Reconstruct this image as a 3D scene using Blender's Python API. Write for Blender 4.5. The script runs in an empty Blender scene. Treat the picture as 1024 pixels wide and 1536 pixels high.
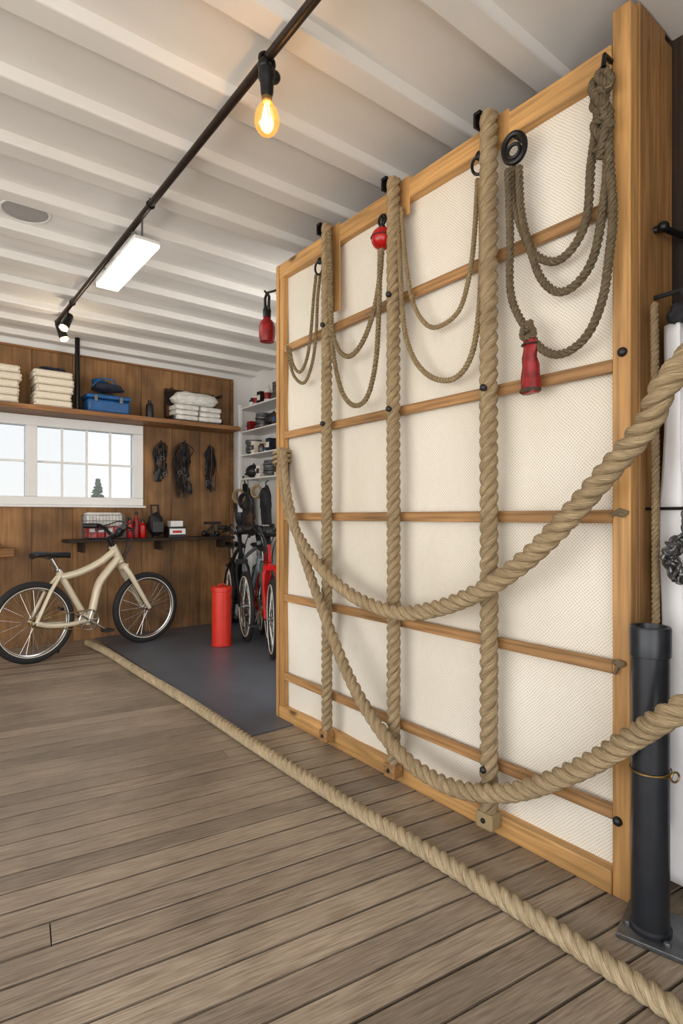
import bpy, bmesh, math, random
from mathutils import Vector, Matrix, noise
random.seed(4)
F=850.0; TH=math.atan2(659,850); S=math.sin(TH); C=math.cos(TH); H=1.2
# survey helpers: where a sight line meets a real plane of the room
def ray(px,py):
    u=(px-512)/F; return Vector((S+u*C, C-u*S, (775-py)/F))
def atX(px,py,X):
    d=ray(px,py); t=X/d.x; return Vector((X,d.y*t,H+d.z*t))
V=Vector
# ---------------------------------------------------------------- materials
def lin(c): return tuple((x/12.92 if x<=.04045 else ((x+.055)/1.055)**2.4) for x in c)
def rgb(r,g,b): return lin((r/255,g/255,b/255))
def newmat(name):
    m=bpy.data.materials.new(name); m.use_nodes=True
    return m,m.node_tree.nodes,m.node_tree.links,m.node_tree.nodes['Principled BSDF']
def mat(name,col,rough=.5,metal=0,var=.12,scale=(8,8,8),bump=.1,detail=4,spec=.5,coord='Object',col2=None,dist=.002):
    m,N,L,b=newmat(name)
    tc=N.new('ShaderNodeTexCoord'); mp=N.new('ShaderNodeMapping'); mp.inputs['Scale'].default_value=scale
    L.new(tc.outputs[coord],mp.inputs['Vector'])
    nz=N.new('ShaderNodeTexNoise'); nz.inputs['Scale'].default_value=1; nz.inputs['Detail'].default_value=detail; nz.inputs['Roughness'].default_value=.6
    L.new(mp.outputs['Vector'],nz.inputs['Vector'])
    r=N.new('ShaderNodeValToRGB'); L.new(nz.outputs['Fac'],r.inputs['Fac'])
    c1=tuple(max(0,x*(1-var*1.6)) for x in col); c2=col2 or tuple(min(1,x*(1+var)) for x in col)
    r.color_ramp.elements[0].position=.3; r.color_ramp.elements[1].position=.7
    r.color_ramp.elements[0].color=(*c1,1); r.color_ramp.elements[1].color=(*c2,1)
    L.new(r.outputs['Color'],b.inputs['Base Color'])
    b.inputs['Roughness'].default_value=rough; b.inputs['Metallic'].default_value=metal
    b.inputs['Specular IOR Level'].default_value=spec
    if bump:
        bp=N.new('ShaderNodeBump'); bp.inputs['Strength'].default_value=bump; bp.inputs['Distance'].default_value=dist
        L.new(nz.outputs['Fac'],bp.inputs['Height']); L.new(bp.outputs['Normal'],b.inputs['Normal'])
    return m
def wood(name,col,axis,rough=.5,fine=70,var=.25,island=0,bump=.3,knots=0,dark=None,spec=.35,mix=.55,stain=0,lo=.36,hi=.62,n2s=.12,st1=.04):
    m,N,L,b=newmat(name)
    tc=N.new('ShaderNodeTexCoord')
    def mapped(s,stretch):
        mp=N.new('ShaderNodeMapping'); sc=[s,s,s]; sc['xyz'.index(axis)]=s*stretch; mp.inputs['Scale'].default_value=sc
        L.new(tc.outputs['Object'],mp.inputs['Vector']); v=mp.outputs['Vector']
        if island:
            a=N.new('ShaderNodeVectorMath'); a.operation='ADD'; L.new(v,a.inputs[0]); L.new(isl.outputs[0],a.inputs[1]); v=a.outputs[0]
        return v
    def noi(s,stretch,det,dis=0,plain=False):
        n=N.new('ShaderNodeTexNoise'); n.inputs['Scale'].default_value=1; n.inputs['Detail'].default_value=det; n.inputs['Distortion'].default_value=dis
        if plain: n.inputs['Scale'].default_value=s; L.new(tc.outputs['Object'],n.inputs['Vector'])
        else: L.new(mapped(s,stretch),n.inputs['Vector'])
        return n
    if island:
        g=N.new('ShaderNodeNewGeometry'); isl=N.new('ShaderNodeMath'); isl.operation='MULTIPLY'; isl.inputs[1].default_value=53
        L.new(g.outputs['Random Per Island'],isl.inputs[0])
    n1=noi(fine,st1,5,.3); n2=noi(fine*.16,n2s,3,.8); n3=noi(3,.5,4)
    mx=N.new('ShaderNodeMath'); mx.operation='MULTIPLY_ADD'; mx.inputs[1].default_value=mix; L.new(n1.outputs['Fac'],mx.inputs[0])
    m2=N.new('ShaderNodeMath'); m2.operation='MULTIPLY'; m2.inputs[1].default_value=1-mix; L.new(n2.outputs['Fac'],m2.inputs[0]); L.new(m2.outputs[0],mx.inputs[2])
    r=N.new('ShaderNodeValToRGB'); L.new(mx.outputs[0],r.inputs['Fac'])
    r.color_ramp.elements[0].position=lo; r.color_ramp.elements[1].position=hi
    d=dark or tuple(x*(1-var*1.7) for x in col)
    r.color_ramp.elements[0].color=(*d,1); r.color_ramp.elements[1].color=(*[min(1,x*(1+var*.6)) for x in col],1)
    out=r.outputs['Color']
    if knots:
        vo=N.new('ShaderNodeTexVoronoi'); vo.inputs['Scale'].default_value=1; L.new(mapped(knots,.45),vo.inputs['Vector'])
        mk=N.new('ShaderNodeMapRange'); mk.inputs['From Min'].default_value=.05; mk.inputs['From Max'].default_value=.15; L.new(vo.outputs['Distance'],mk.inputs['Value'])
        mm=N.new('ShaderNodeMix'); mm.data_type='RGBA'; mm.inputs['A'].default_value=(*[x*.4 for x in d],1); L.new(mk.outputs[0],mm.inputs['Factor']); L.new(out,mm.inputs['B']); out=mm.outputs['Result']
    if stain:
        ns=noi(2.1,1,10,.3,True); ms=N.new('ShaderNodeMapRange'); ms.inputs['From Min'].default_value=.38; ms.inputs['From Max'].default_value=.66; ms.inputs['To Min'].default_value=1-stain; ms.inputs['To Max'].default_value=1+stain*.6
        L.new(ns.outputs['Fac'],ms.inputs['Value']); h2=N.new('ShaderNodeHueSaturation'); L.new(ms.outputs[0],h2.inputs['Value']); L.new(out,h2.inputs['Color']); out=h2.outputs['Color']
        rr=N.new('ShaderNodeMapRange'); rr.inputs['To Min'].default_value=rough-.12; rr.inputs['To Max'].default_value=rough+.22; L.new(ns.outputs['Fac'],rr.inputs['Value']); L.new(rr.outputs[0],b.inputs['Roughness'])
    else: b.inputs['Roughness'].default_value=rough
    hs=N.new('ShaderNodeHueSaturation'); mr=N.new('ShaderNodeMapRange'); mr.inputs['From Min'].default_value=.3; mr.inputs['From Max'].default_value=.7
    mr.inputs['To Min'].default_value=1-var*.7; mr.inputs['To Max'].default_value=1+var*.7
    L.new(n3.outputs['Fac'],mr.inputs['Value'])
    if island:
        mi=N.new('ShaderNodeMapRange'); mi.inputs['To Min'].default_value=1-island; mi.inputs['To Max'].default_value=1+island
        L.new(g.outputs['Random Per Island'],mi.inputs['Value']); mm=N.new('ShaderNodeMath'); mm.operation='MULTIPLY'
        L.new(mi.outputs[0],mm.inputs[0]); L.new(mr.outputs[0],mm.inputs[1]); L.new(mm.outputs[0],hs.inputs['Value'])
    else: L.new(mr.outputs[0],hs.inputs['Value'])
    L.new(out,hs.inputs['Color']); L.new(hs.outputs['Color'],b.inputs['Base Color'])
    b.inputs['Specular IOR Level'].default_value=spec
    bp=N.new('ShaderNodeBump'); bp.inputs['Strength'].default_value=bump; bp.inputs['Distance'].default_value=.002
    L.new(mx.outputs[0],bp.inputs['Height']); L.new(bp.outputs['Normal'],b.inputs['Normal'])
    return m
def emis(name,col,st):
    m,N,L,b=newmat(name); b.inputs['Base Color'].default_value=(*col,1)
    b.inputs['Emission Color'].default_value=(*col,1); b.inputs['Emission Strength'].default_value=st
    nz=N.new('ShaderNodeTexNoise'); nz.inputs['Scale'].default_value=30; rr=N.new('ShaderNodeMapRange'); rr.inputs['To Min'].default_value=.3; rr.inputs['To Max'].default_value=.4
    L.new(nz.outputs['Fac'],rr.inputs['Value']); L.new(rr.outputs[0],b.inputs['Roughness']); return m
def glass(name,col=(1,1,1),fac=.08,em=None):
    m=bpy.data.materials.new(name); m.use_nodes=True; N=m.node_tree.nodes; L=m.node_tree.links; N.clear()
    o=N.new('ShaderNodeOutputMaterial'); t=N.new('ShaderNodeBsdfTransparent'); t.inputs[0].default_value=(*col,1)
    g=N.new('ShaderNodeBsdfGlossy'); g.inputs['Roughness'].default_value=.03; x=N.new('ShaderNodeMixShader'); x.inputs[0].default_value=fac
    L.new(t.outputs[0],x.inputs[1]); L.new(g.outputs[0],x.inputs[2]); last=x
    if em:
        e=N.new('ShaderNodeEmission'); e.inputs[0].default_value=(*em[0],1); e.inputs[1].default_value=em[1]
        a=N.new('ShaderNodeAddShader'); L.new(x.outputs[0],a.inputs[0]); L.new(e.outputs[0],a.inputs[1]); last=a
    L.new(last.outputs[0],o.inputs[0]); return m
def ropemat(name,c1,c2,us=60,vs=22):
    m,N,L,b=newmat(name)
    tc=N.new('ShaderNodeTexCoord'); mp=N.new('ShaderNodeMapping'); mp.inputs['Scale'].default_value=(us,vs,1); L.new(tc.outputs['UV'],mp.inputs['Vector'])
    n=N.new('ShaderNodeTexNoise'); n.inputs['Scale'].default_value=1; n.inputs['Detail'].default_value=4; n.inputs['Roughness'].default_value=.65; L.new(mp.outputs[0],n.inputs['Vector'])
    n2=N.new('ShaderNodeTexNoise'); n2.inputs['Scale'].default_value=9; n2.inputs['Detail'].default_value=3; L.new(tc.outputs['Object'],n2.inputs['Vector'])
    r=N.new('ShaderNodeValToRGB'); L.new(n.outputs['Fac'],r.inputs['Fac']); r.color_ramp.elements[0].position=.34; r.color_ramp.elements[1].position=.64
    r.color_ramp.elements[0].color=(*c1,1); r.color_ramp.elements[1].color=(*c2,1)
    hs=N.new('ShaderNodeHueSaturation'); mr=N.new('ShaderNodeMapRange'); mr.inputs['To Min'].default_value=.75; mr.inputs['To Max'].default_value=1.25
    L.new(n2.outputs['Fac'],mr.inputs['Value']); L.new(mr.outputs[0],hs.inputs['Value']); L.new(r.outputs['Color'],hs.inputs['Color']); L.new(hs.outputs['Color'],b.inputs['Base Color'])
    b.inputs['Roughness'].default_value=.9; b.inputs['Specular IOR Level'].default_value=.12
    bp=N.new('ShaderNodeBump'); bp.inputs['Strength'].default_value=1; bp.inputs['Distance'].default_value=.004; L.new(n.outputs['Fac'],bp.inputs['Height']); L.new(bp.outputs['Normal'],b.inputs['Normal'])
    return m
def fabricmat():
    m,N,L,b=newmat('woven_canvas')
    tc=N.new('ShaderNodeTexCoord'); 
    mp=N.new('ShaderNodeMapping'); mp.inputs['Rotation'].default_value=(math.radians(45),0,0); mp.inputs['Scale'].default_value=(1,112,112); L.new(tc.outputs['Object'],mp.inputs[0])
    nd=N.new('ShaderNodeTexNoise'); nd.inputs['Scale'].default_value=14; L.new(tc.outputs['Object'],nd.inputs['Vector'])
    ad0=N.new('ShaderNodeVectorMath'); ad0.operation='MULTIPLY_ADD'; ad0.inputs[1].default_value=(0,1.6,1.6); L.new(nd.outputs['Color'],ad0.inputs[0]); L.new(mp.outputs[0],ad0.inputs[2])
    sx=N.new('ShaderNodeSeparateXYZ'); L.new(ad0.outputs[0],sx.inputs[0])
    fs=[]
    for a in ('Y','Z'):
        fr=N.new('ShaderNodeMath'); fr.operation='FRACT'; L.new(sx.outputs[a],fr.inputs[0])
        su=N.new('ShaderNodeMath'); su.operation='SUBTRACT'; su.inputs[1].default_value=.5; L.new(fr.outputs[0],su.inputs[0])
        sq=N.new('ShaderNodeMath'); sq.operation='MULTIPLY'; L.new(su.outputs[0],sq.inputs[0]); L.new(su.outputs[0],sq.inputs[1]); fs.append(sq)
    ad=N.new('ShaderNodeMath'); ad.operation='ADD'; L.new(fs[0].outputs[0],ad.inputs[0]); L.new(fs[1].outputs[0],ad.inputs[1])
    mr=N.new('ShaderNodeMapRange'); mr.inputs['From Min'].default_value=.015; mr.inputs['From Max'].default_value=.13; L.new(ad.outputs[0],mr.inputs['Value'])
    n=N.new('ShaderNodeTexNoise'); n.inputs['Scale'].default_value=1.6; n.inputs['Detail'].default_value=6; L.new(tc.outputs['Object'],n.inputs['Vector'])
    r=N.new('ShaderNodeValToRGB'); L.new(n.outputs['Fac'],r.inputs[0]); r.color_ramp.elements[0].position=.3; r.color_ramp.elements[1].position=.7
    r.color_ramp.elements[0].color=(*rgb(222,215,200),1); r.color_ramp.elements[1].color=(*rgb(238,233,222),1)
    n5=N.new('ShaderNodeTexNoise'); n5.inputs['Scale'].default_value=45; n5.inputs['Detail'].default_value=3; L.new(tc.outputs['Object'],n5.inputs['Vector'])
    mu=N.new('ShaderNodeMath'); mu.operation='MULTIPLY_ADD'; mu.inputs[1].default_value=.9; mu.inputs[2].default_value=-.08; L.new(n5.outputs['Fac'],mu.inputs[0])
    mxf=N.new('ShaderNodeMath'); mxf.operation='MAXIMUM'; L.new(mr.outputs[0],mxf.inputs[0]); L.new(mu.outputs[0],mxf.inputs[1])
    mx=N.new('ShaderNodeMix'); mx.data_type='RGBA'; mx.inputs['A'].default_value=(*rgb(184,171,147),1); L.new(mxf.outputs[0],mx.inputs['Factor']); L.new(r.outputs[0],mx.inputs['B'])
    L.new(mx.outputs['Result'],b.inputs['Base Color']); b.inputs['Roughness'].default_value=.85; b.inputs['Specular IOR Level'].default_value=.15
    bp=N.new('ShaderNodeBump'); bp.inputs['Strength'].default_value=.45; bp.inputs['Distance'].default_value=.0016; L.new(mxf.outputs[0],bp.inputs['Height']); L.new(bp.outputs[0],b.inputs['Normal'])
    return m
FRZ=wood('honey_pine_vertical',rgb(190,144,88),'z',.5,var=.24,knots=6)
FRY=wood('honey_pine_horizontal',rgb(200,154,96),'y',.5,var=.24,knots=6)
FRD=wood('weathered_oak_post',rgb(150,110,66),'z',.6,var=.32,knots=6)
BAT=wood('batten_wood',rgb(170,128,82),'y',.55,var=.32,knots=9)
FLO=wood('weathered_floor_planks',rgb(160,145,126),'x',.31,fine=150,var=.12,island=.22,bump=.45,dark=rgb(120,104,87),spec=.5,mix=.86,stain=.2,lo=.30,hi=.64,n2s=.3,st1=.06)
GAP=mat('dark_floor_gap',rgb(10,8,6),.9,spec=.05)
CLAD=wood('rustic_plywood',rgb(146,108,69),'z',.6,fine=40,var=.28,island=.16,dark=rgb(98,70,44),stain=.36,mix=.5,n2s=.3,lo=.3,hi=.68)
SHW=wood('shelf_wood',rgb(140,98,60),'x',.55,var=.3)
DKW=wood('dark_stained_wall_wood',rgb(52,38,28),'z',.7,var=.4,island=.2)
FAB=fabricmat()
ROPE=ropemat('natural_manila_rope',rgb(112,91,63),rgb(202,180,144),90,26)
ROPEL=ropemat('pale_manila_rope',rgb(132,111,82),rgb(218,199,164),90,26)
ROPET=ropemat('thin_jute_rope',rgb(108,90,62),rgb(186,164,126),30,60)
ROPED=ropemat('dark_weathered_rope',rgb(60,52,41),rgb(142,126,100),30,60)
ROPEB=ropemat('black_flecked_rope',rgb(38,31,24),rgb(178,156,118),10,190)
WHT=mat('white_paint',rgb(228,227,224),.5,var=.03,scale=(3,3,3),bump=.05)
CEI=mat('ceiling_white_paint',rgb(229,226,221),.6,var=.03,scale=(1.5,4,4),bump=.05)
MAT_=mat('slate_rubber',rgb(92,96,104),.40,var=.14,scale=(2.5,2.5,2.5),bump=.15,detail=8)
BLK=mat('black_metal',rgb(28,28,30),.35,.5,var=.2,scale=(40,40,40))
BRZ=mat('dark_bronze_metal',rgb(52,42,34),.4,.6,var=.2,scale=(30,30,30))
BLKP=mat('black_plastic',rgb(24,24,26),.45,var=.2,scale=(40,40,40))
RUB=mat('tyre_rubber',rgb(30,30,31),.75,var=.2,scale=(60,60,60))
CREAM=mat('champagne_paint',rgb(212,200,174),.3,.1,var=.04,scale=(10,10,10),bump=0)
CHR=mat('chrome',rgb(200,200,198),.2,1,var=.08,scale=(20,20,20),bump=0)
RED=mat('red_enamel',rgb(180,20,18),.22,var=.15,scale=(15,15,15),bump=.05)
REDD=mat('deep_red_plastic',rgb(142,16,20),.4,var=.4,scale=(22,22,22),bump=.3)
REDO=mat('orange_red_enamel',rgb(214,50,34),.35,var=.08,scale=(10,10,10),bump=.05)
BLU=mat('blue_plastic',rgb(24,84,140),.4,var=.15,scale=(15,15,15))
NAVY=mat('navy_fabric',rgb(30,38,54),.8,var=.4,scale=(25,25,25),bump=.4)
DKC=mat('black_webbing',rgb(26,26,30),.8,var=.4,scale=(45,45,45),bump=.4)
TOW=mat('terry_towel',rgb(224,215,198),.95,var=.06,scale=(90,90,90),bump=.8,spec=.1)
PAP=mat('newspaper',rgb(222,219,212),.85,var=.2,scale=(18,18,110),bump=.3)
GRY=mat('galvanised_steel',rgb(120,122,124),.45,.7,var=.3,scale=(12,12,12))
CHN=mat('chain_steel',rgb(104,104,104),.4,.7,var=.4,scale=(30,30,30))
GRL=mat('grey_speaker_cloth',rgb(165,163,160),.8,var=.08,scale=(150,150,150),bump=.3)
POL=mat('worn_black_pipe',rgb(42,45,50),.34,.3,var=.12,scale=(18,18,18),bump=.04,detail=8)
BRN=mat('brown_leather',rgb(70,48,32),.6,var=.3,scale=(30,30,30),bump=.4)
CUR=mat('white_tarp',rgb(222,222,224),.75,var=.06,scale=(8,8,4),bump=.2)
GRN=mat('evergreen_needles',rgb(84,104,76),.9,var=.4,scale=(12,12,12),bump=.8)
TWG=mat('pale_leaves',rgb(112,120,88),.9,var=.2,scale=(12,12,12))
GRA=mat('pale_ground',rgb(190,192,188),.9,var=.1,scale=(2,2,2))
LED=emis('led_tube_glow',(1,.97,.9),12)
WARM=emis('warm_filament',(1,.6,.22),60)
SPOT=emis('spot_lens_glow',(1,.66,.32),6)
GLS=glass('sky_dimming_window_glass',(.50,.512,.52),.03)  # grey tint added to the panes to dim the bright sky behind them
BULB=glass('amber_bulb_glass',(1,.72,.38),.14,((1,.48,.12),.45))
BRASS=mat('brass',rgb(150,122,72),.4,.9,var=.15,scale=(20,20,20))
GREENM=mat('green_paint',rgb(52,80,66),.4,var=.1,scale=(20,20,20))
TEAL=mat('grey_blue_paint',rgb(120,130,138),.4,var=.1,scale=(20,20,20))
# ---------------------------------------------------------------- mesh builder
W={}
class MB:
    def __init__(s): s.v=[]; s.f=[]; s.m=[]
    def add(s,vs,fs,mi=0):
        o=len(s.v); s.v+= [V(x) for x in vs]; s.f+=[tuple(i+o for i in f) for f in fs]; s.m+=[mi]*len(fs); return s
    def box(s,c,sz,mi=0,rz=0,rot=None):
        c=V(c); M=rot or Matrix.Rotation(rz,3,'Z'); x,y,z=[a/2 for a in sz]
        vs=[c+M@V((i*x,j*y,k*z)) for k in(-1,1) for j in(-1,1) for i in(-1,1)]
        return s.add(vs,[(0,2,3,1),(4,5,7,6),(0,1,5,4),(2,6,7,3),(0,4,6,2),(1,3,7,5)],mi)
    def b2(s,a,b,mi=0):
        return s.box([(a[i]+b[i])/2 for i in range(3)],[abs(b[i]-a[i]) for i in range(3)],mi)
    def tube(s,pts,r,n=10,mi=0,closed=False,caps=True,flat=1.0):
        pts=[V(p) for p in pts]; k=len(pts); rs=r if isinstance(r,(list,tuple)) else [r]*k
        T=[]
        for i in range(k):
            if closed: t=pts[(i+1)%k]-pts[i-1]
            else: t=pts[min(i+1,k-1)]-pts[max(i-1,0)]
            T.append(t.normalized() if t.length>1e-9 else V((0,0,1)))
        a=V((0,0,1)) if abs(T[0].z)<.9 else V((1,0,0)); nrm=T[0].cross(a).normalized(); vs=[]
        for i in range(k):
            nrm=(nrm-T[i]*nrm.dot(T[i])).normalized(); bb=T[i].cross(nrm)
            for j in range(n):
                an=2*math.pi*j/n; vs.append(pts[i]+(nrm*math.cos(an)+bb*math.sin(an)*flat)*rs[i])
        fs=[]
        for i in range(k if closed else k-1):
            for j in range(n):
                p=i*n+j;q=i*n+(j+1)%n; i2=((i+1)%k)*n; fs.append((p,q,i2+(j+1)%n,i2+j))
        if caps and not closed: fs.append(tuple(range(n-1,-1,-1))); fs.append(tuple((k-1)*n+j for j in range(n)))
        return s.add(vs,fs,mi)
    def cyl(s,a,b,r,r2=None,n=16,mi=0): return s.tube([a,b],[r,r if r2 is None else r2],n,mi)
    def lathe(s,prof,o,n=24,mi=0,sx=1,sy=1,M=None):
        o=V(o); M=M or Matrix.Identity(3); vs=[]
        for (r,z) in prof:
            for j in range(n):
                a=2*math.pi*j/n; vs.append(o+M@V((max(r,1e-4)*math.cos(a)*sx,max(r,1e-4)*math.sin(a)*sy,z)))
        fs=[]
        for i in range(len(prof)-1):
            for j in range(n): fs.append((i*n+j,i*n+(j+1)%n,(i+1)*n+(j+1)%n,(i+1)*n+j))
        k=len(prof); fs.append(tuple(range(n-1,-1,-1))); fs.append(tuple((k-1)*n+j for j in range(n)))
        return s.add(vs,fs,mi)
    def ball(s,c,r,mi=0,n=16,sc=(1,1,1),nz=0):
        pr=[(math.sin(math.pi*i/10),-math.cos(math.pi*i/10)) for i in range(11)]
        k=len(s.v); s.lathe([(a*r,b*r) for a,b in pr],(0,0,0),n,mi)
        for i in range(k,len(s.v)):
            p=s.v[i]; 
            if nz: p=p*(1+nz*noise.noise(p/r*1.7+V(c)*9))
            s.v[i]=V((p.x*sc[0],p.y*sc[1],p.z*sc[2]))+V(c)
        return s
    def torus(s,c,R,r,ax=(0,0,1),mi=0,n=24,m=8,sc=(1,1)):
        ax=V(ax).normalized(); q=V((0,0,1)).rotation_difference(ax)
        pts=[V(c)+q@V((R*sc[0]*math.cos(2*math.pi*i/n),R*sc[1]*math.sin(2*math.pi*i/n),0)) for i in range(n)]
        return s.tube(pts,r,m,mi,closed=True)
    def obj(s,name,mats,parent=None,bevel=0,label=None,cat=None,group=None,smooth=True,uv=None,kind=None,ang=35,seg=2):
        if not isinstance(mats,(list,tuple)): mats=[mats]
        xs=[p.x for p in s.v]; ys=[p.y for p in s.v]; zs=[p.z for p in s.v]
        o=V(((min(xs)+max(xs))/2,(min(ys)+max(ys))/2,min(zs)))
        me=bpy.data.meshes.new(name); me.from_pydata([p-o for p in s.v],[],s.f)
        for m in mats: me.materials.append(m)
        me.polygons.foreach_set('material_index',s.m)
        if uv:
            l=me.uv_layers.new(name='UVMap')
            for i,lp in enumerate(me.loops): l.data[i].uv=uv[i]
        me.update()
        if smooth:
            me.polygons.foreach_set('use_smooth',[True]*len(me.polygons)); me.set_sharp_from_angle(angle=math.radians(ang))
        ob=bpy.data.objects.new(name,me); bpy.context.scene.collection.objects.link(ob); W[ob]=o
        if parent: ob.parent=parent; ob.location=o-W[parent]
        else: ob.location=o
        if bevel:
            b=ob.modifiers.new('bevel','BEVEL'); b.width=bevel; b.segments=seg; b.limit_method='ANGLE'; b.angle_limit=math.radians(40)
        tag(ob,label,cat,group,kind); return ob
def tag(ob,label=None,cat=None,group=None,kind=None):
    if label: ob['label']=label
    if cat: ob['category']=cat
    if group: ob['group']=group
    if kind: ob['kind']=kind
def empty(name,loc,label,cat,rz=0,group=None,local=False):
    e=bpy.data.objects.new(name,None); e.empty_display_size=.1; bpy.context.scene.collection.objects.link(e); e.location=loc; e.rotation_euler=(0,0,rz)
    W[e]=V((0,0,0)) if local else V(loc); tag(e,label,cat,group); return e
def spline(pts,step):
    pts=[V(p) for p in pts]; P=[pts[0]*2-pts[1]]+pts+[pts[-1]*2-pts[-2]]; out=[]
    for i in range(1,len(P)-2):
        a,b,c,d=P[i-1:i+3]
        for k in range(24):
            t=k/24; out.append(.5*((2*b)+(c-a)*t+(2*a-5*b+4*c-d)*t*t+(3*b-a-3*c+d)*t**3))
    out.append(pts[-1]); res=[out[0]]; acc=0
    for i in range(1,len(out)):
        seg=(out[i]-out[i-1]).length
        while acc+seg>=step and seg>0:
            t=(step-acc)/seg; q=out[i-1].lerp(out[i],t); res.append(q); out[i-1]=q; seg=(out[i]-q).length; acc=0
        acc+=seg
    if len(res)<2: res.append(out[-1])
    return res
def rope(name,pts,R,m,label=None,cat='rope',parent=None,group=None,pitch=None,n=30,strands=3,hand=1):
    """laid rope: three-lobed section twisting along the path; pts may be list of paths"""
    paths=pts if isinstance(pts[0][0],(list,tuple,Vector)) else [pts]
    mb=MB(); uvs=[]; rnd=random.Random(len(name)*7+len(paths[0]))
    for pth in paths:
        R0=R if not isinstance(R,tuple) else max(R)
        pt=pitch or R0*3.9; st=pt/14; q=spline(pth,st); k=len(q)
        T=[(q[min(i+1,k-1)]-q[max(i-1,0)]).normalized() for i in range(k)]
        a=V((0,0,1)) if abs(T[0].z)<.9 else V((1,0,0)); nr=T[0].cross(a).normalized(); vs=[]; fz=[]
        for i in range(k):
            nr=(nr-T[i]*nr.dot(T[i])).normalized(); bb=T[i].cross(nr)
            Rr=R if not isinstance(R,tuple) else R[0]+(R[1]-R[0])*min(1,i/(k*.6)); A=.59*Rr; B=.41*Rr
            for j in range(n):
                th=2*math.pi*j/n; w=2*math.pi/strands; ph=(th%w)-w/2
                rr=B*math.cos(ph)+math.sqrt(max(A*A-(B*math.sin(ph))**2,0))
                rr*=1+.03*noise.noise(V((i*.21,j*.5,R0*50)))
                an=th+hand*2*math.pi*i*st/pt; vs.append(q[i]+(nr*math.cos(an)+bb*math.sin(an))*rr)
            for _ in range(2 if R0>.012 else 0):
                an=rnd.uniform(0,6.283); d=(nr*math.cos(an)+bb*math.sin(an)); t2=T[i]*rnd.choice((-1,1)); sd=d.cross(t2)*.0006
                p0=q[i]+d*Rr*.85; p1=p0+d*rnd.uniform(.003,.009)+t2*rnd.uniform(.008,.02)+sd*rnd.uniform(-12,12); fz.append((p0-sd,p0+sd,p1))
        fs=[]
        for i in range(k-1):
            for j in range(n):
                fs.append((i*n+j,i*n+(j+1)%n,(i+1)*n+(j+1)%n,(i+1)*n+j))
                u0=j/n;u1=(j+1)/n; uvs+=[(u0,i*st),(u1,i*st),(u1,(i+1)*st),(u0,(i+1)*st)]
        fs.append(tuple(range(n-1,-1,-1))); uvs+=[(.5,0)]*n; fs.append(tuple((k-1)*n+j for j in range(n))); uvs+=[(.5,1)]*n
        mb.add(vs,fs)
        for tri in fz: mb.add(tri,[(0,1,2)]); uvs+=[(.3,.1)]*3
    return mb.obj(name,m,parent,label=label,cat=None if parent else cat,group=group,uv=uvs,ang=60)
def K(o): o['kind']='structure'; return o
# ---------------------------------------------------------------- room shell
BW=5.92; CH=2.876; CB=2.826
# deck boards run a few degrees off the walls; built square, trimmed to the room, then turned
FA=math.radians(-8); Rm=Matrix.Rotation(FA,3,'Z')
m=MB(); pw=.105; y=-3.2; i=0
while y<8.6:
    cuts=[-6.5]+([-.9+((i*1.37)%2.3)] if i%9==3 else [])+[6.5]
    for a,b in zip(cuts,cuts[1:]):
        m.b2((a+.0015,y+.005,-.03),(b-.0015,y+pw-.005,0))
    y+=pw; i+=1
fo=K(m.obj('floor',FLO,bevel=.001,seg=1)); fo.rotation_euler=(0,0,FA); L0=V((0,2.7,-.03)); fo.location=L0
bm=bmesh.new(); bm.from_mesh(fo.data); Ri=Rm.inverted()
for co,no in (((-3.5,0,0),(-1,0,0)),((3.25,0,0),(1,0,0)),((0,-1.6,0),(0,-1,0)),((0,BW,0),(0,1,0))):
    bmesh.ops.bisect_plane(bm,geom=bm.verts[:]+bm.edges[:]+bm.faces[:],plane_co=Ri@(V(co)-L0),plane_no=Ri@V(no),clear_outer=True)
bm.to_mesh(fo.data); bm.free()
m=MB(); m.b2((-3.6,-1.7,-.08),(3.5,BW+.1,-.014)); K(m.obj('floor.001',GAP))
m=MB(); m.b2((1.5,2.74,.001),(3.24,BW-.03,.008)); m.obj('rubber_floor_mat',MAT_,bevel=.002,label='dark slate grey rubber mat covering the workshop corner floor',cat='floor mat')
m=MB(); m.b2((-3.6,-1.7,CH),(3.5,BW+.1,CH+.08))
y=3.31+.42*6
while y>-1.6:
    m.b2((-3.6,y-.055,CB),(3.25,y+.055,CH+.01)); y-=.42
K(m.obj('ceiling',CEI,bevel=.009,seg=3))
wx0,wx1,wz0,wz1=-.03,1.957,1.325,2.125
m=MB()
for a,b in [((-3.5,0),(wx0,CH)),((wx1,0),(3.3,CH)),((wx0,0),(wx1,wz0)),((wx0,wz1),(wx1,CH))]:
    m.b2((a[0],BW,a[1]),(b[0],BW+.1,b[1]))
K(m.obj('wall_back',WHT))
m=MB(); top=2.75; xs=[-3.5,-2.9,-2.3,-1.7,-1.1,-.55,wx0]
for a,b in zip(xs,xs[1:]): m.b2((a+.0015,BW-.02,0),(b-.0015,BW-.001,top))
xs=[wx0,.3,.62,.95,1.3,1.62,wx1]
for a,b in zip(xs,xs[1:]):
    m.b2((a+.0015,BW-.02,0),(b-.0015,BW-.001,wz0)); m.b2((a+.0015,BW-.02,wz1),(b-.0015,BW-.001,top))
xs=[wx1,2.28,2.6,2.96]
for a,b in zip(xs,xs[1:]): m.b2((a+.0015,BW-.02,0),(b-.0015,BW-.001,top))
K(m.obj('trim_1',CLAD,bevel=.0015,seg=1))
m=MB(); m.b2((2.962,BW-.035,0),(3.0,BW-.001,2.748)); m.b2((-3.5,BW-.03,top+.001),(3.0,BW-.001,top+.02)); K(m.obj('trim_2',SHW,bevel=.002))
m=MB(); m.b2((3.25,2.9,0),(3.35,BW+.1,CH)); K(m.obj('wall_right',WHT))
m=MB()
yy=-1.6
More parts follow.
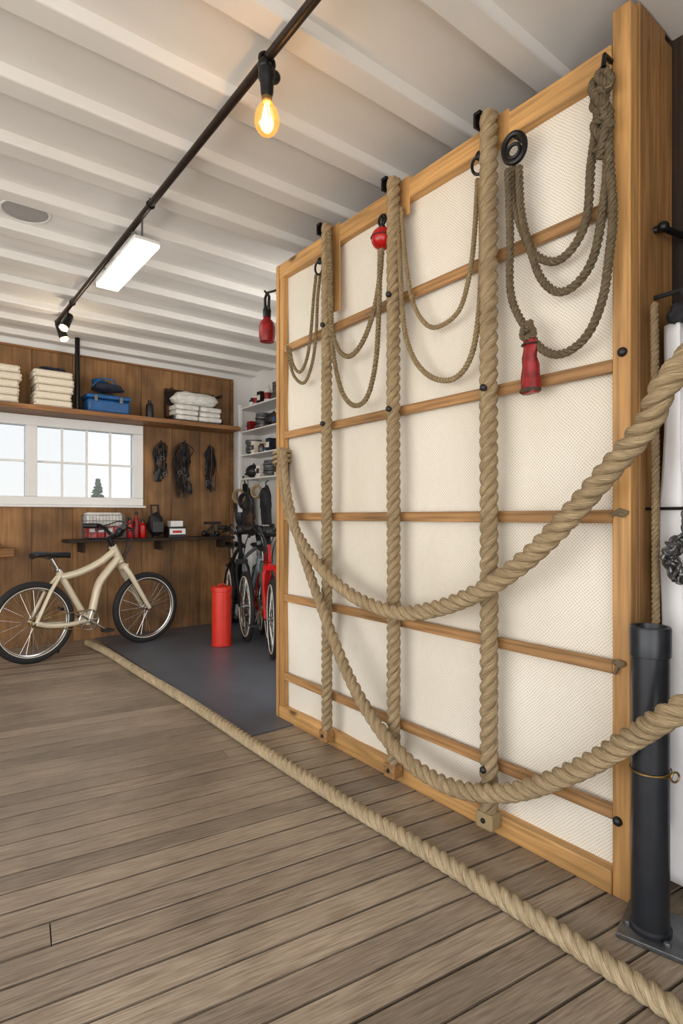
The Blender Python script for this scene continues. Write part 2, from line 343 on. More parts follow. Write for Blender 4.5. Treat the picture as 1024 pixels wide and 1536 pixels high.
while yy<2.9: m.b2((2.08,yy+.002,0),(2.16,min(yy+.18,2.92)-.002,CH)); yy+=.18
K(m.obj('wall_partition',DKW,bevel=.003,seg=1))
# left wall with a wide garage door opening, front wall with a smaller opening (both unseen, added to give the daylight a direction)
m=MB(); m.b2((-3.5,-1.7,2.6),(-3.4,BW,CH)); m.b2((-3.5,4.6,0),(-3.4,BW,2.6)); m.b2((-3.5,-1.7,0),(-3.4,-1.4,2.6)); K(m.obj('wall_left',WHT))
m=MB(); m.b2((.4,-1.7,0),(2.1,-1.6,CH)); m.b2((-3.5,-1.7,2.6),(.4,-1.6,CH)); m.b2((-3.5,-1.7,0),(-3.0,-1.6,2.6)); K(m.obj('wall_front',WHT))
# window: frame standing 2 cm proud of the boards, covering the opening edge
m=MB(); Y0=BW-.04; Y1=BW+.08; fw=.08; o=.012
zl,zh=wz0+fw*.8,wz1-fw
m.b2((wx0-o,Y0,wz0-o),(wx1+o,Y1-.0,zl)); m.b2((wx0-o,Y0,zh),(wx1+o,Y1,wz1+o))
m.b2((wx0-o,Y0,zl+.0005),(wx0+fw,Y1,zh-.0005)); m.b2((wx1-fw,Y0,zl+.0005),(wx1+o,Y1,zh-.0005)); m.b2((.90,Y0-.01,zl+.0005),(.99,Y1,zh-.0005))
m.b2((wx0-.03,Y0-.03,wz0-.035),(wx1+.03,BW-.021,wz0-o-.0005))
win=K(m.obj('window_1',WHT,bevel=.003,seg=1))
for (a,b) in ((wx0+fw,.90),(.99,wx1-fw)):
    g=MB(); z0=zl; z1=zh; Y=BW+.02
    for k in range(1,4): x=a+(b-a)*k/4; g.b2((x-.008,Y-.02,z0),(x+.008,Y+.01,z1))
    zz=(z0+z1)/2; g.b2((a,Y-.019,zz-.009),(b,Y+.009,zz+.009))
    K(g.obj('window_muntins',WHT,parent=win)); g=MB(); g.b2((a-.005,Y+.012,z0-.005),(b+.005,Y+.016,z1+.005)); K(g.obj('window_pane',GLS,parent=win))
# outside
m=MB(); m.b2((-14,BW+.2,-.3),(18,30,-.25)); K(m.obj('ground',GRA))
def spruce(x,y,h,r):
    z0=-.25; m=MB(); m.tube([(x,y,z0),(x,y,z0+h)],[.05,.008],8,1); rnd=random.Random(2)
    for i in range(420):
        t=rnd.random()**.8; a=rnd.uniform(0,6.28); rr=r*(1-t)*rnd.uniform(.7,1.1)+.03; zz=z0+h*(.08+.92*t)
        p=V((x,y,zz)); q=p+V((math.cos(a)*rr,math.sin(a)*rr,-rr*.25)); m.tube([p,p.lerp(q,.6),q],[.012,.035,.004],5,0,flat=.6)
    m.obj('spruce_tree',[GRN,BRN],label='small green spruce tree growing outside the window',cat='tree')
spruce(2.36,9.1,2.02,.62)
def bush(x,y,h):
    m=MB(); base=V((x,y,-.25)); rnd=random.Random(int(x*10))
    for i in range(34):
        a=rnd.uniform(0,6.28); sp=rnd.uniform(.1,.7); hh=h*rnd.uniform(.6,1)
        p=[base,base+V((math.cos(a)*sp*.4,math.sin(a)*sp*.4,hh*.5)),base+V((math.cos(a)*sp,math.sin(a)*sp,hh))]
        m.tube(p,[.008,.004,.002],5,1)
        for k in range(8):
            c=p[1].lerp(p[2],rnd.uniform(.2,1))+V((rnd.uniform(-.05,.05),0,rnd.uniform(-.05,.05))); m.ball(c,rnd.uniform(.010,.022),0,6,(1,1,.6),.5)
    m.obj('garden_shrub',[TWG,TWG],label='pale leafy shrub growing outside the window',cat='shrub')
bush(.25,8.9,2.3)
# ---------------------------------------------------------------- shelves and what stands on them
m=MB(); m.b2((-1.2,5.58,2.14),(2.93,BW-.021,2.185)); sh=m.obj('wall_shelf',SHW,bevel=.003,label='long brown wooden shelf mounted above the window',cat='shelf')
ST=2.186
def towel(x,y,z,w,d,h,c=0):
    m=MB(); rnd=random.Random(int(z*1000+x*100))
    for k in range(2):
        zz=z+h*(.25+.5*k)
        m.box((x,y,zz),(w,d,h*.48),rz=rnd.uniform(-.02,.02))
    m.tube([(x-w/2+.012,y-d/2+.002,z+h*.5),(x+w/2-.012,y-d/2+.002,z+h*.5)],h*.49,10)
    return m
for sx,n in ((.66,5),(1.085,5)):
    for k in range(n):
        w=.30+.03*random.random() ; mm=towel(sx+random.uniform(-.01,.01),5.74,ST+k*.066+.001,w,.24,.064)
        mm.obj('folded_towel',TOW,bevel=.012,seg=3,label='folded cream towel in a stack on the wooden shelf',cat='towel',group='folded towels on the upper shelf')
m=MB(); 
for k in range(5): m.ball((1.02+.035*k,5.72+.02*(k%2),ST+.335+.022+.006*(k%2)),.032,sc=(1.3,1.4,.6),nz=.4)
m.obj('dark_cloth',NAVY,label='crumpled dark cloth lying on the stacked towels',cat='cloth')
m=MB(); m.cyl((1.30,5.72,ST),(1.30,5.72,CH+.001),.022); m.lathe([(.034,0),(.034,.02),(.022,.022)],(1.30,5.72,ST)); m.obj('black_pipe',BLK,label='upright black pipe standing on the shelf up to the ceiling',cat='pipe')
tb=empty('toolbox',(1.56,5.74,ST),'bright blue plastic toolbox on the wooden shelf','toolbox')
m=MB(); m.b2((1.37,5.63,ST),(1.76,5.85,ST+.13)); m.obj('body',BLU,tb,bevel=.025,seg=3)
m=MB(); m.b2((1.36,5.62,ST+.132),(1.77,5.86,ST+.175)); m.obj('lid',BLU,tb,bevel=.018,seg=3)
m=MB(); m.tube([(1.47,5.74,ST+.17),(1.48,5.74,ST+.2),(1.63,5.74,ST+.2),(1.64,5.74,ST+.17)],.009); m.obj('handle',BLKP,tb)
for x in (1.44,1.67): m=MB(); m.b2((x-.015,5.608,ST+.1),(x+.015,5.622,ST+.16)); m.obj('latch',GRY,tb,bevel=.003)
m=MB(); m.ball((1.57,5.74,ST+.262),.1,sc=(1.6,1,.5),nz=.35); m.ball((1.50,5.74,ST+.31),.06,1,sc=(1.1,1,.6),nz=.4); m.tube([(1.43,5.7,ST+.26),(1.5,5.66,ST+.33),(1.6,5.66,ST+.33),(1.68,5.7,ST+.26)],.008,8,1)
m.obj('duffel_bag',[NAVY,BLU],label='small slumped navy and blue bag on the toolbox',cat='bag')
m=MB(); m.lathe([(.034,0),(.038,.01),(.038,.13),(.03,.15),(.018,.16),(.018,.19),(.0,.19)],(1.98,5.72,ST)); m.obj('spray_can',BLKP,label='small black spray can on the wooden shelf',cat='can')
cr=empty('storage_crate',(2.47,5.76,ST),'dark frame crate packed with newspapers and a white bag','crate')
m=MB(); m.b2((2.19,5.64,ST),(2.75,5.88,ST+.015))
for xx in (2.195,2.745): m.b2((xx-.009,5.86,ST),(xx+.009,5.88,ST+.34)); m.b2((xx-.006,5.64,ST+.015),(xx+.006,5.88,ST+.06)); m.b2((xx-.006,5.66,ST+.31),(xx+.006,5.88,ST+.34))
m.b2((2.19,5.868,ST+.20),(2.75,5.88,ST+.37)); m.obj('crate_body',DKW,cr,bevel=.002)
for r in range(3):
    for q in range(2):
        m=MB(); w=.25+random.uniform(-.02,.01); m.box((2.34+q*.262,5.74-random.uniform(0,.03),ST+.043+r*.053),(w,.2,.05),rz=random.uniform(-.08,.08)); m.obj('folded_newspaper',PAP,bevel=.018,seg=3,label='folded white newspaper bundle packed in the dark crate',cat='newspaper',group='newspapers in the shelf crate')
# slumped white sack on the papers
m=MB(); rows,n=16,36; vs=[]
for i in range(rows+1):
    t=i/rows; ph=math.pi*t; pr=math.sin(ph)**.45
    for j in range(n):
        a=2*math.pi*j/n; q=1+.10*noise.noise(V((math.cos(a)*2,math.sin(a)*2,t*5)))+.05*noise.noise(V((math.cos(a)*6,math.sin(a)*6,t*9)))
        ca,sa=math.cos(a),math.sin(a); se=lambda v: math.copysign(abs(v)**.6,v)
        vs.append((2.47+.25*pr*se(ca)*q,5.75+.10*pr*se(sa)*q,ST+.255-.072*math.cos(ph)+.014*noise.noise(V((ca*3,sa*3,t*3)))))
m.add(vs,[(i*n+j,i*n+(j+1)%n,(i+1)*n+(j+1)%n,(i+1)*n+j) for i in range(rows) for j in range(n)]); m.obj('white_sack',PAP,label='loose slumped white sack lying on the crate of newspapers',cat='sack',ang=80)
m=MB(); m.b2((1.2,5.66,.955),(2.9,BW-.021,.985)); 
for x in (1.35,2.1,2.8): m.b2((x-.012,5.7,.86),(x+.012,BW-.021,.955))
m.obj('wall_ledge',DKW,bevel=.003,label='narrow dark wooden ledge shelf under the window',cat='shelf')
LT=.986
bk=empty('wire_basket',(1.55,5.78,LT),'grey wire basket holding red packets on the ledge','basket')
m=MB(); 
for k in range(5): z=LT+.01+.055*k; m.tube([(1.37,5.69,z),(1.73,5.69,z),(1.73,5.87,z),(1.37,5.87,z)],.003,6,closed=True)
for k in range(13): x=1.37+.03*k; m.tube([(x,5.69,LT+.23),(x,5.69,LT+.01),(x,5.87,LT+.01),(x,5.87,LT+.23)],.002,5)
for k in range(6): y=5.69+.036*k; m.cyl((1.37,y,LT+.01),(1.37,y,LT+.23),.002,n=5); m.cyl((1.73,y,LT+.01),(1.73,y,LT+.23),.002,n=5)
m.obj('wire_frame',GRY,bk)
for k in range(4):
    m=MB(); m.box((1.43+.08*k,5.78,LT+.065),(.07,.14,.10),0,rz=.05*(-1)**k); m.box((1.43+.08*k,5.707,LT+.08),(.05,.004,.04),1,rz=.05*(-1)**k)
    m.obj('packet',[RED,WHT],bevel=.006,label='red packet with a white band in the wire basket',cat='packet',group='packets in the wire basket')
m=MB(); m.box((1.55,5.79,LT+.185),(.34,.14,.14)); m.obj('folded_rag',PAP,bevel=.03,seg=3,label='folded pale grey rag on top of the red packets',cat='rag')
for x,h,r,mm in ((1.80,.20,.032,RED),(1.865,.26,.030,REDD),(1.93,.18,.034,RED)):
    m=MB(); m.lathe([(r*.9,0),(r,.01),(r,h*.7),(r*.45,h*.82),(r*.45,h*.88)],(x,5.78,LT)); m.lathe([(r*.5,h*.88),(r*.5,h),(r*.3,h+.005)],(x,5.78,LT),mi=1)
    m.obj('bottle',[mm,BLKP],label='small red bottle with black cap on the ledge',cat='bottle',group='red bottles on the ledge')
m=MB(); m.ball((2.055,5.77,LT+.13),.13,sc=(.62,.55,1),nz=.25); m.tube([(2.015,5.77,LT+.24),(2.01,5.77,LT+.33),(2.08,5.77,LT+.33),(2.09,5.77,LT+.24)],.012); m.b2((2.0,5.69,LT+.06),(2.11,5.71,LT+.16)); m.obj('tool_bag',BLKP,label='black zipped tool bag standing on the ledge',cat='bag')
m=MB(); m.b2((2.17,5.7,LT),(2.36,5.84,LT+.11)); m.b2((2.18,5.697,LT+.03),(2.35,5.7,LT+.09),1); m.b2((2.21,5.695,LT+.045),(2.31,5.698,LT+.07),2); m.b2((2.2,5.72,LT+.11),(2.33,5.82,LT+.17),1); m.obj('parts_box',[BLKP,WHT,RED],bevel=.005,label='black white and red parts box on the ledge',cat='box')
m=MB(); m.tube([(2.60,5.8,LT+.02),(2.68,5.78,LT+.1),(2.74,5.8,LT+.02)],.014); m.ball((2.60,5.8,LT+.03),.03); m.ball((2.75,5.78,LT+.03),.03); m.b2((2.64,5.74,LT),(2.72,5.84,LT+.03)); m.b2((2.60,5.75,LT+.13),(2.78,5.8,LT+.16)); m.cyl((2.70,5.78,LT+.02),(2.70,5.78,LT+.14),.012); m.obj('bench_clamp',BLKP,label='black bench clamp resting on the ledge',cat='clamp')
m=MB(); m.b2((.50,5.80,.84),(.80,BW-.021,.92)); m.box((.6,5.86,.94),(.2,.06,.04),rz=.1); m.obj('wall_block',SHW,bevel=.01,label='rough reddish wooden block fixed low on the wall',cat='wooden block')
# hanging harness bundles
def bundle(x,zt,zb,seed,wid):
    rnd=random.Random(seed); e=empty('hanging_harness',(x,BW-.02,zb),'tangled black strap and clip bundle hanging from a hook' if seed!=2 else 'bulky black leather harness and gloves hanging from a hook','harness',group='strap bundles on the wood wall')
    m=MB(); m.tube([(x,BW-.02,zt+.01),(x,BW-.07,zt+.01),(x,BW-.08,zt+.03)],.006,8); m.obj('hook',BLK,e)
    m=MB(); Hh=zt-zb
    for k in range(16):
        w=wid*rnd.uniform(.1,.55); d=Hh*rnd.uniform(.3,1); ox=rnd.uniform(-.35,.35)*wid; y=BW-.04-rnd.random()*.05
        j=lambda: rnd.uniform(-.12,.12)*wid
        pts=[(x+ox*.2,y,zt),(x+ox-w*.5+j(),y-.01,zt-d*.35),(x+ox-w*.4+j(),y,zt-d*.75),(x+ox+j(),y-.01,zt-d),(x+ox+w*.4+j(),y,zt-d*.7),(x+ox+w*.5+j(),y,zt-d*.3),(x+ox*.2+.005,y,zt)]
        m.tube(spline(pts,.015),rnd.uniform(.006,.013),8,0 if k%5 else 1,flat=.5)
    m.obj('straps',[DKC,BRN],e)
    m=MB(); nb=8 if seed!=2 else 16
    for k in range(nb): m.ball((x+rnd.uniform(-.3,.3)*wid,BW-.06,zt-Hh*(.08+.85*k/nb)),.038,0 if k%4 else 1,sc=(rnd.uniform(.6,1.1),.5,rnd.uniform(1.1,1.7)),nz=.7)
    m.obj('pouch',[BLKP,BRN],e)
    for k in range(2): m=MB(); m.torus((x+rnd.uniform(-.3,.3)*wid,BW-.1,zt-Hh*rnd.uniform(.3,.8)),.018,.004,(0,1,0)); m.obj('buckle_ring',GRY,e)
bundle(2.145,1.97,1.56,1,.13); bundle(2.40,1.99,1.38,2,.22); bundle(2.69,1.97,1.46,3,.12)
# ---------------------------------------------------------------- bicycles
def bike(loc,rz,fm,label,R=.335,rimm=None,fat=1.0,hb=1.0,swoop=False):
    e=empty('bicycle',loc,label,'bicycle',rz,local=True); L=1.02
    rimm=rimm or CHR; tr=.030 if fat>=1 else .021
    def wheel(x):
        m=MB(); m.torus((x,0,R),R-.062,.012,(0,1,0),n=48); w=m.obj('wheel',rimm,e)
        m=MB(); m.torus((x,0,R),R-tr,tr,(0,1,0),n=56,m=14); m.obj('tire',RUB,w)
        m=MB(); 
        for sgn in(-1,1):
            n=56; pts=[(x+(R-.052)*math.cos(2*math.pi*i/n),sgn*.018,R+(R-.052)*math.sin(2*math.pi*i/n)) for i in range(n)]; m.tube(pts,.005,6,closed=True)
        m.obj('tire_sidewall',TOW,w)
        m=MB(); 
        for i in range(32):
            a=2*math.pi*i/32; s=1 if i%2 else -1; b=a+.5*(1 if (i//2)%2 else -1)
            m.tube([(x+.022*math.cos(b),s*.028,R+.022*math.sin(b)),(x+(R-.065)*math.cos(a),s*.003,R+(R-.065)*math.sin(a))],.0018,5)
        m.obj('spokes',CHR,w,)
        m=MB(); m.cyl((x,-.035,R),(x,.035,R),.02); m.cyl((x,-.055,R),(x,.055,R),.007); m.cyl((x,-.03,R),(x,-.026,R),.028); m.cyl((x,.03,R),(x,.026,R),.028); m.obj('hub',CHR,w)
    wheel(0); wheel(L)
    BBp=V((.44,0,.30)); ST_=V((.2,0,.745)); HT=V((.69,0,.92)); HB=V((.755,0,.79))
    ax=(HT-HB).normalized()
    m=MB(); m.tube([ST_,BBp],.028*fat,16)
    m.tube(spline([ST_+V((.022,0,-.06)),V((.38,0,.715)),V((.55,0,.785)),HT+ax*-.035] if swoop else [ST_+V((.015,0,-.05)),V((.42,0,.80)),HT+ax*-.035],.03),.031*fat,16)
    sp_=spline([HB+ax*.04,V((.66,0,.735)),V((.56,0,.61)),V((.515,0,.46)),V((.49,0,.36)),BBp] if swoop else [HB+ax*.03,BBp+(HB-BBp)*.5,BBp],.03)
    m.tube(sp_,.040*fat,16,flat=.85)
    m.tube([HT+ax*.015,HB-ax*.01],.036*fat,16); m.cyl(BBp+V((0,-.042,0)),BBp+V((0,.042,0)),.046*fat)
    for s in(-1,1):
        m.tube(spline([BBp+V((-.02,s*.032,0)),V((.28,s*.052,.285)),V((.1,s*.062,.30)),V((0,s*.068,R))],.03),.020*fat,10); m.tube([ST_+V((.012,s*.018,-.04)),V((.12,s*.05,.58)),V((0,s*.068,R))],.015*fat,10)
    m.obj('frame',fm,e)
    f=MB(); cr_=HB-ax*.05; f.cyl(HB-ax*.02,cr_,.033*fat)
    for s in(-1,1): f.tube([cr_+V((0,s*.038,0)),cr_.lerp(V((L,0,R)),.15)+V((0,s*.060,0)),V((L,s*.064,R))],[.025*fat,.025*fat,.018*fat],12)
    f.box(cr_,(.06,.115,.045)); f.obj('fork',fm,e)
    m=MB(); m.cyl(HT,HT+ax*.10,.022); top=HT+ax*.10; m.tube([top-ax*.01,top+V((.07,0,.02))],.022)
    c=top+V((.07,0,.02)); rs=.05 if hb<=1 else .085
    bar=spline([c+V((-.10,-.29*hb,rs)),c+V((-.03,-.2*hb,rs)),c+V((0,-.07,.0)),c,c+V((0,.07,0)),c+V((-.03,.2*hb,rs)),c+V((-.10,.29*hb,rs))],.02); m.tube(bar,.016,10); h=m.obj('handlebar',BLK,e)
    for s in(-1,1):
        g=MB(); g.tube([c+V((-.125,s*.32*hb,rs)),c+V((-.045,s*.22*hb,rs))],.024,12); g.obj('grip',BLKP,h)
        g=MB(); g.tube([c+V((-.03,s*.18*hb,rs)),c+V((.04,s*.2*hb,rs-.025)),c+V((-.04,s*.28*hb,rs-.04))],.009,8); g.obj('brake_lever',BLK,h)
        g=MB(); g.tube(spline([c+V((-.02,s*.17*hb,rs)),c+V((.13,s*.1,rs+.03)),c+V((.12,s*.03,-.1)),HB+V((.02,s*.02,0))],.02),.006,6); g.obj('brake_cable',BLKP,h)
    m=MB(); m.ball(c+V((.035,0,.03)),.042,0,sc=(.8,1,1)); m.obj('headlamp',BLKP,h)
    sd=(ST_-BBp).normalized(); sp=ST_+sd*.12
    m=MB(); m.cyl(ST_-sd*.02,sp,.016); m.cyl(ST_-sd*.005,ST_+sd*.012,.032*fat,mi=0); m.obj('seat_post',CHR,e)
    m=MB(); n=14; prof=[(-.16,.062,.0),(-.145,.082,.012),(-.08,.086,.014),(-.02,.058,.006),(.04,.034,.002),(.11,.024,.0),(.15,.012,-.006)]
    vs=[];fs=[]
    for (x,w,dz) in prof:
        for j in range(n):
            a=2*math.pi*j/n; vs.append(sp+V((x+.01,w*math.cos(a)*(.8 if fat<1 else 1),.03+dz+ (.018 if math.sin(a)>0 else .032)*math.sin(a))))
    for i in range(len(prof)-1):
        for j in range(n): fs.append((i*n+j,i*n+(j+1)%n,(i+1)*n+(j+1)%n,(i+1)*n+j))
    fs+= [tuple(range(n)),tuple((len(prof)-1)*n+j for j in range(n))]
    m.add(vs,fs); s=m.obj('saddle',BLKP,e,ang=70)
    g=MB()
    for q in(-1,1): g.tube([sp+V((-.1,q*.03,.015)),sp+V((-.03,q*.02,-.005)),sp+V((.09,q*.01,.02))],.004,6)
    g.obj('saddle_rail',CHR,s)
    m=MB(); m.torus(BBp+V((0,-.055,0)),.085,.006,(0,1,0),n=36,m=6); 
    for k in range(5): a=2*math.pi*k/5; m.tube([BBp+V((0,-.055,0)),BBp+V((.085*math.cos(a),-.055,.085*math.sin(a)))],.007,6)
    for sg in(-1,1): m.tube([BBp+V((0,sg*.07,0)),BBp+V((sg*-.13,sg*.08,sg*.1))],.012,8)
    m.cyl(BBp+V((0,-.075,0)),BBp+V((0,.075,0)),.012); ck=m.obj('crankset',CHR,e)
    for sg in(-1,1):
        g=MB(); p=BBp+V((sg*-.13,sg*.125,sg*.1)); g.box(p,(.09,.08,.022)); g.cyl(p+V((0,-sg*.05,0)),p,.006); g.obj('pedal',BLKP,ck,bevel=.004)
    m=MB(); pts=[]; 
    for k in range(13): a=math.radians(-90+k*15); pts.append(BBp+V((.088*math.cos(a),-.055,.088*math.sin(a))))
    for k in range(13): a=math.radians(90+k*15); pts.append(V((.036*math.cos(a),-.045,R+.036*math.sin(a))))
    m.tube(pts,.0055,6,closed=True); m.torus((0,-.045,R),.034,.006,(0,1,0),n=20,m=6); m.torus((0,-.04,R),.026,.006,(0,1,0),n=20,m=6); m.obj('chain',BRASS,e)
    m=MB(); m.tube([V((.36,.04,.31)),V((.27,.17,.012))],.008,8); m.obj('kickstand',BLK,e)
    return e
dx,dy=.995,.22; a=math.atan2(dy,dx)
bike((.845,5.20,0.001),a,CREAM,'champagne cream bicycle with curved frame against wood wall',hb=1.1,swoop=True)
def bike2(front,dirv,fm,label,rm=None):
    d=V(dirv).normalized(); rear=V(front)+d*1.02; ang=math.atan2(-d.y,-d.x); return bike((rear.x,rear.y,.009),ang,fm,label,rimm=rm,fat=.62,hb=.62)
bike2((2.60,4.84,0),(.30,.95,0),BLK,'black bicycle parked nose out in the corner',CHR)
bike2((2.45,4.10,0),(.42,.91,0),RED,'red bicycle parked beside the rope rig',BLK)
bike2((2.68,4.52,0),(.37,.93,0),GREENM,'dark green bicycle leaning among others in the corner',BLK)
bike2((2.86,4.80,0),(.12,.99,0),TEAL,'grey blue bicycle wedged among others in the corner',CHR)
# red drum
fx,fy=2.34,4.83
e=empty('red_canister',(fx,fy,.009),'tall orange-red metal canister with lid standing on the mat','canister')
m=MB(); m.lathe([(.088,0),(.094,.006),(.094,.02),(.09,.024),(.09,.50),(.094,.504),(.094,.515)],(fx,fy,.009),36); m.obj('body',REDO,e)
m=MB(); m.lathe([(.098,0),(.098,.028),(.09,.034),(.03,.036)],(fx,fy,.522),36); m.tube([(fx-.03,fy,.556),(fx-.03,fy,.575),(fx+.03,fy,.575),(fx+.03,fy,.556)],.005,8); m.obj('lid',REDO,e)
# corner shelving on right wall
e=empty('storage_rack',(3.1,5.2,1.25),'white wall rack with shelves of bike gear in the corner','shelf rack')
for y in (4.60,5.68): m=MB(); m.b2((2.955,y-.02,1.25),(2.995,y+.02,2.44)); m.obj('upright',WHT,e,bevel=.003)
for z in (1.62,1.88,2.14,2.40): m=MB(); m.b2((2.965,4.58,z-.015),(3.249,5.70,z)); m.obj('rack_shelf',WHT,e,bevel=.003)
rnd=random.Random(11)
BMAT=[NAVY,PAP,REDD,BRN,GRY,BLKP,BLU,TOW]
for (y,z,k) in ((5.56,1.88,0),(5.36,1.88,2),(5.56,1.62,1),(5.36,1.62,2),(5.16,1.88,2),(5.16,1.62,0),(5.56,2.14,2),(5.36,2.14,0),(5.14,2.14,1),(4.94,2.14,2),(4.94,1.88,1),(4.94,1.62,2),(4.76,1.62,2),(4.76,1.88,2),(5.5,2.40,2),(5.25,2.40,2),(5.0,2.40,0)):
    m=MB(); x=3.08+rnd.uniform(-.01,.01)
    if k==1:
        m.ball((x,y,z+.080),.09,sc=(1,1,.85)); m.torus((x,y,z+.05),.088,.012); m.tube([(x-.09,y,z+.07),(x,y,z+.17),(x+.09,y,z+.07)],.008,8,1); m.obj('bike_helmet',[BLKP,GRY],label='black bicycle helmet on the white rack',cat='helmet',group='helmets on the corner rack')
    elif k==0:
        for q in range(7): m.torus((x,y,z+.028+.022*q),.070+.012*rnd.random(),.013,(rnd.uniform(-.12,.12),rnd.uniform(-.12,.12),1))
        m.obj('cable_coil',[rnd.choice([GRY,BLKP])],label='coiled cable lying on the white rack',cat='cable',group='cable coils on the corner rack')
    else:
        for q in range(2):
            m=MB(); h=rnd.uniform(.08,.19); yy=y-.045+.09*q; a1,a2=rnd.sample(range(8),2)
            if rnd.random()<.5: m.lathe([(.036,0),(.038,.01),(.038,h*.75),(.022,h*.85),(.022,h)],(x-.03,yy,z+.001)); m.lathe([(.0385,h*.2),(.039,h*.21),(.039,h*.55),(.0385,h*.56)],(x-.03,yy,z+.001),mi=1); nm='gear_bottle'
            else: m.b2((x-.09,yy-.038,z+.001),(x+.07,yy+.038,z+h)); m.b2((x-.092,yy-.03,z+h*.3),(x-.089,yy+.03,z+h*.7),1); nm='gear_carton'
            m.obj(nm,[BMAT[a1],BMAT[a2]],bevel=.003,label='small labelled bottle of bike care on the rack' if nm=='gear_bottle' else 'small carton of spare parts on the white rack',cat='bottle' if nm=='gear_bottle' else 'carton',group='small items on the corner rack')
# gear hanging under the rack
for i,(y,z,r) in enumerate(((5.60,1.42,.07),(5.44,1.36,.085),(5.20,1.46,.06))):
    m=MB()
    for q in range(4): m.torus((2.93-.008*q,y,z+rnd.uniform(-.008,.008)),r,.010,(1,.3+.05*q,rnd.uniform(-.1,.1)))
    m.tube([(2.94,y,z+r),(2.945,y,1.6)],.004,6); m.obj('hanging_coil',[BLKP if i%2 else ROPET],label='looped hose coil hanging under the rack',cat='coil',group='coils hanging under the rack')
m=MB(); m.ball((3.09,5.8,1.30),.2,sc=(.62,.42,1.35),nz=.2); m.tube([(3.05,5.8,1.5),(3.09,5.83,1.66),(3.13,5.8,1.5)],.01); m.b2((3.02,5.71,1.10),(3.16,5.74,1.28)); m.cyl((3.09,5.919,1.66),(3.09,5.80,1.66),.006); m.obj('hanging_backpack',BLKP,label='black backpack hanging on the corner wall',cat='backpack')
def floppy(name,x,y,zt,zb,w,mt,label,cat):
    m=MB(); r2=random.Random(int(y*100)); h=zt-zb
    m.ball((x,y,zt-h*.3),h*.3,sc=(w*1.2/h,w*1.7/h,1.0),nz=.5)
    for k in range(4): yy=y+(k-1.5)*w*.28; m.tube(spline([(x,yy,zt-h*.35),(x+r2.uniform(-.02,.02),yy+r2.uniform(-.02,.02),zt-h*.7),(x,yy+r2.uniform(-.03,.03),zb)],.03),w*.15,8)
    m.tube([(x,y,zt-h*.05),(x,y,zt+.05),(x+.03,y,zt+.07)],.006,8); m.obj(name,mt,label=label,cat=cat,ang=80)
floppy('hanging_gloves',2.92,5.02,1.50,1.10,.15,DKC,'pair of long black work gloves hanging under the rack','gloves')
floppy('hanging_gloves',2.91,5.32,1.24,.98,.12,BRN,'pair of brown leather gloves hanging under the rack','gloves')
# ---------------------------------------------------------------- the rope rig
PX=1.778; PB=2.075; YR=.837; YL=2.93
e=empty('rope_climbing_rig',(1.93,(YR+YL)/2,0),'tall honey wood frame with cream canvas and batten rungs','climbing rig')
m=MB(); m.b2((PX,YR,.0),(PX+.05,YR+.057,2.80)); m.obj('post',FRZ,e,bevel=.004)
m=MB(); m.b2((PX+.053,YR-.004,.0),(PB-.06,YR+.053,2.82)); m.b2((PB-.058,YR-.001,0),(PB,YR+.05,2.80)); m.obj('post',FRD,e,bevel=.004,label='deep weathered oak end post with knots')
m=MB(); m.b2((PX,YL-.075,0),(PX+.035,YL-.035,2.685)); m.obj('post',FRZ,e,bevel=.004)
m=MB(); m.b2((PX-.004,YL-.03,0),(PB-.04,YL,2.70)); m.obj('post',FRZ,e,bevel=.004)
m=MB(); m.b2((PX-.001,YR+.059,2.615),(PX+.045,YL-.032,2.70)); m.obj('top_rail',FRY,e,bevel=.004)
m=MB(); m.b2((PX-.002,YR+.059,0.0),(PX+.045,YL-.032,.075)); m.obj('bottom_rail',FRY,e,bevel=.004)
for z in (2.19,1.68,1.2,.722,.258):
    m=MB(); m.b2((PX+.004,YR+.058,z-.021),(PX+.022,YL-.076,z+.021)); m.obj('batten',BAT,e,bevel=.003)
m=MB(); ny,nz_=60,76; y0,y1=YR+.05,YL-.06; vs=[]
for i in range(nz_+1):
    for j in range(ny+1):
        y=y0+(y1-y0)*j/ny; z=.05+2.6*i/nz_; q=noise.noise(V((y*2.2,z*1.6,3)))*.018+noise.noise(V((y*6,z*3,8)))*.006
        vs.append((PX+.042+q,y,z))
fs=[(i*(ny+1)+j,(i+1)*(ny+1)+j,(i+1)*(ny+1)+j+1,i*(ny+1)+j+1) for i in range(nz_) for j in range(ny)]
m.add(vs,fs); m.obj('canvas_panel',FAB,e,ang=80)
m=MB(); m.b2((PX+.075,YR+.055,.02),(PX+.09,YL-.04,2.66)); m.obj('backing_board',BAT,e)
XR=1.741
def bolt(x,y,z,r=.014):
    m=MB(); M=Matrix.Rotation(-math.pi/2,3,'Y'); m.lathe([(r,-.006),(r,.003),(r*.85,.008),(r*.5,.012),(.001,.013)],(x,y,z),18,M=M); return m.obj('bolt',BLKP,e)
for (px,py) in ((933,528),(926,1232)): p=atX(px,py,PX-.002); bolt(p.x,p.y,p.z,.015)
m=MB(); p=atX(931,770,PX-.008); m.ball(p,.015,sc=(.5,1,.8),nz=.4); m.tube([p+V((0,-.022,0)),p+V((-.006,.0,.010)),p+V((0,.028,-.005))],.007); m.obj('knot',ROPED,e)
m=MB(); p=atX(928,995,PX-.008); m.ball(p,.016,sc=(.5,1.2,.7),nz=.4); m.tube([p,p+V((-.004,.012,-.035))],.006); m.obj('knot',ROPED,e)
VY=[]
for px in (490,590,733): VY.append(atX(px,775,XR).y)
hb=[.44,.16,.10]
for y,h in zip(VY,hb):
    m=MB(); m.b2((PX-.002,y-.065,2.705-h),(PX+.003,y+.03,2.715)); m.obj('hanger_block',FRZ,e,bevel=.002)
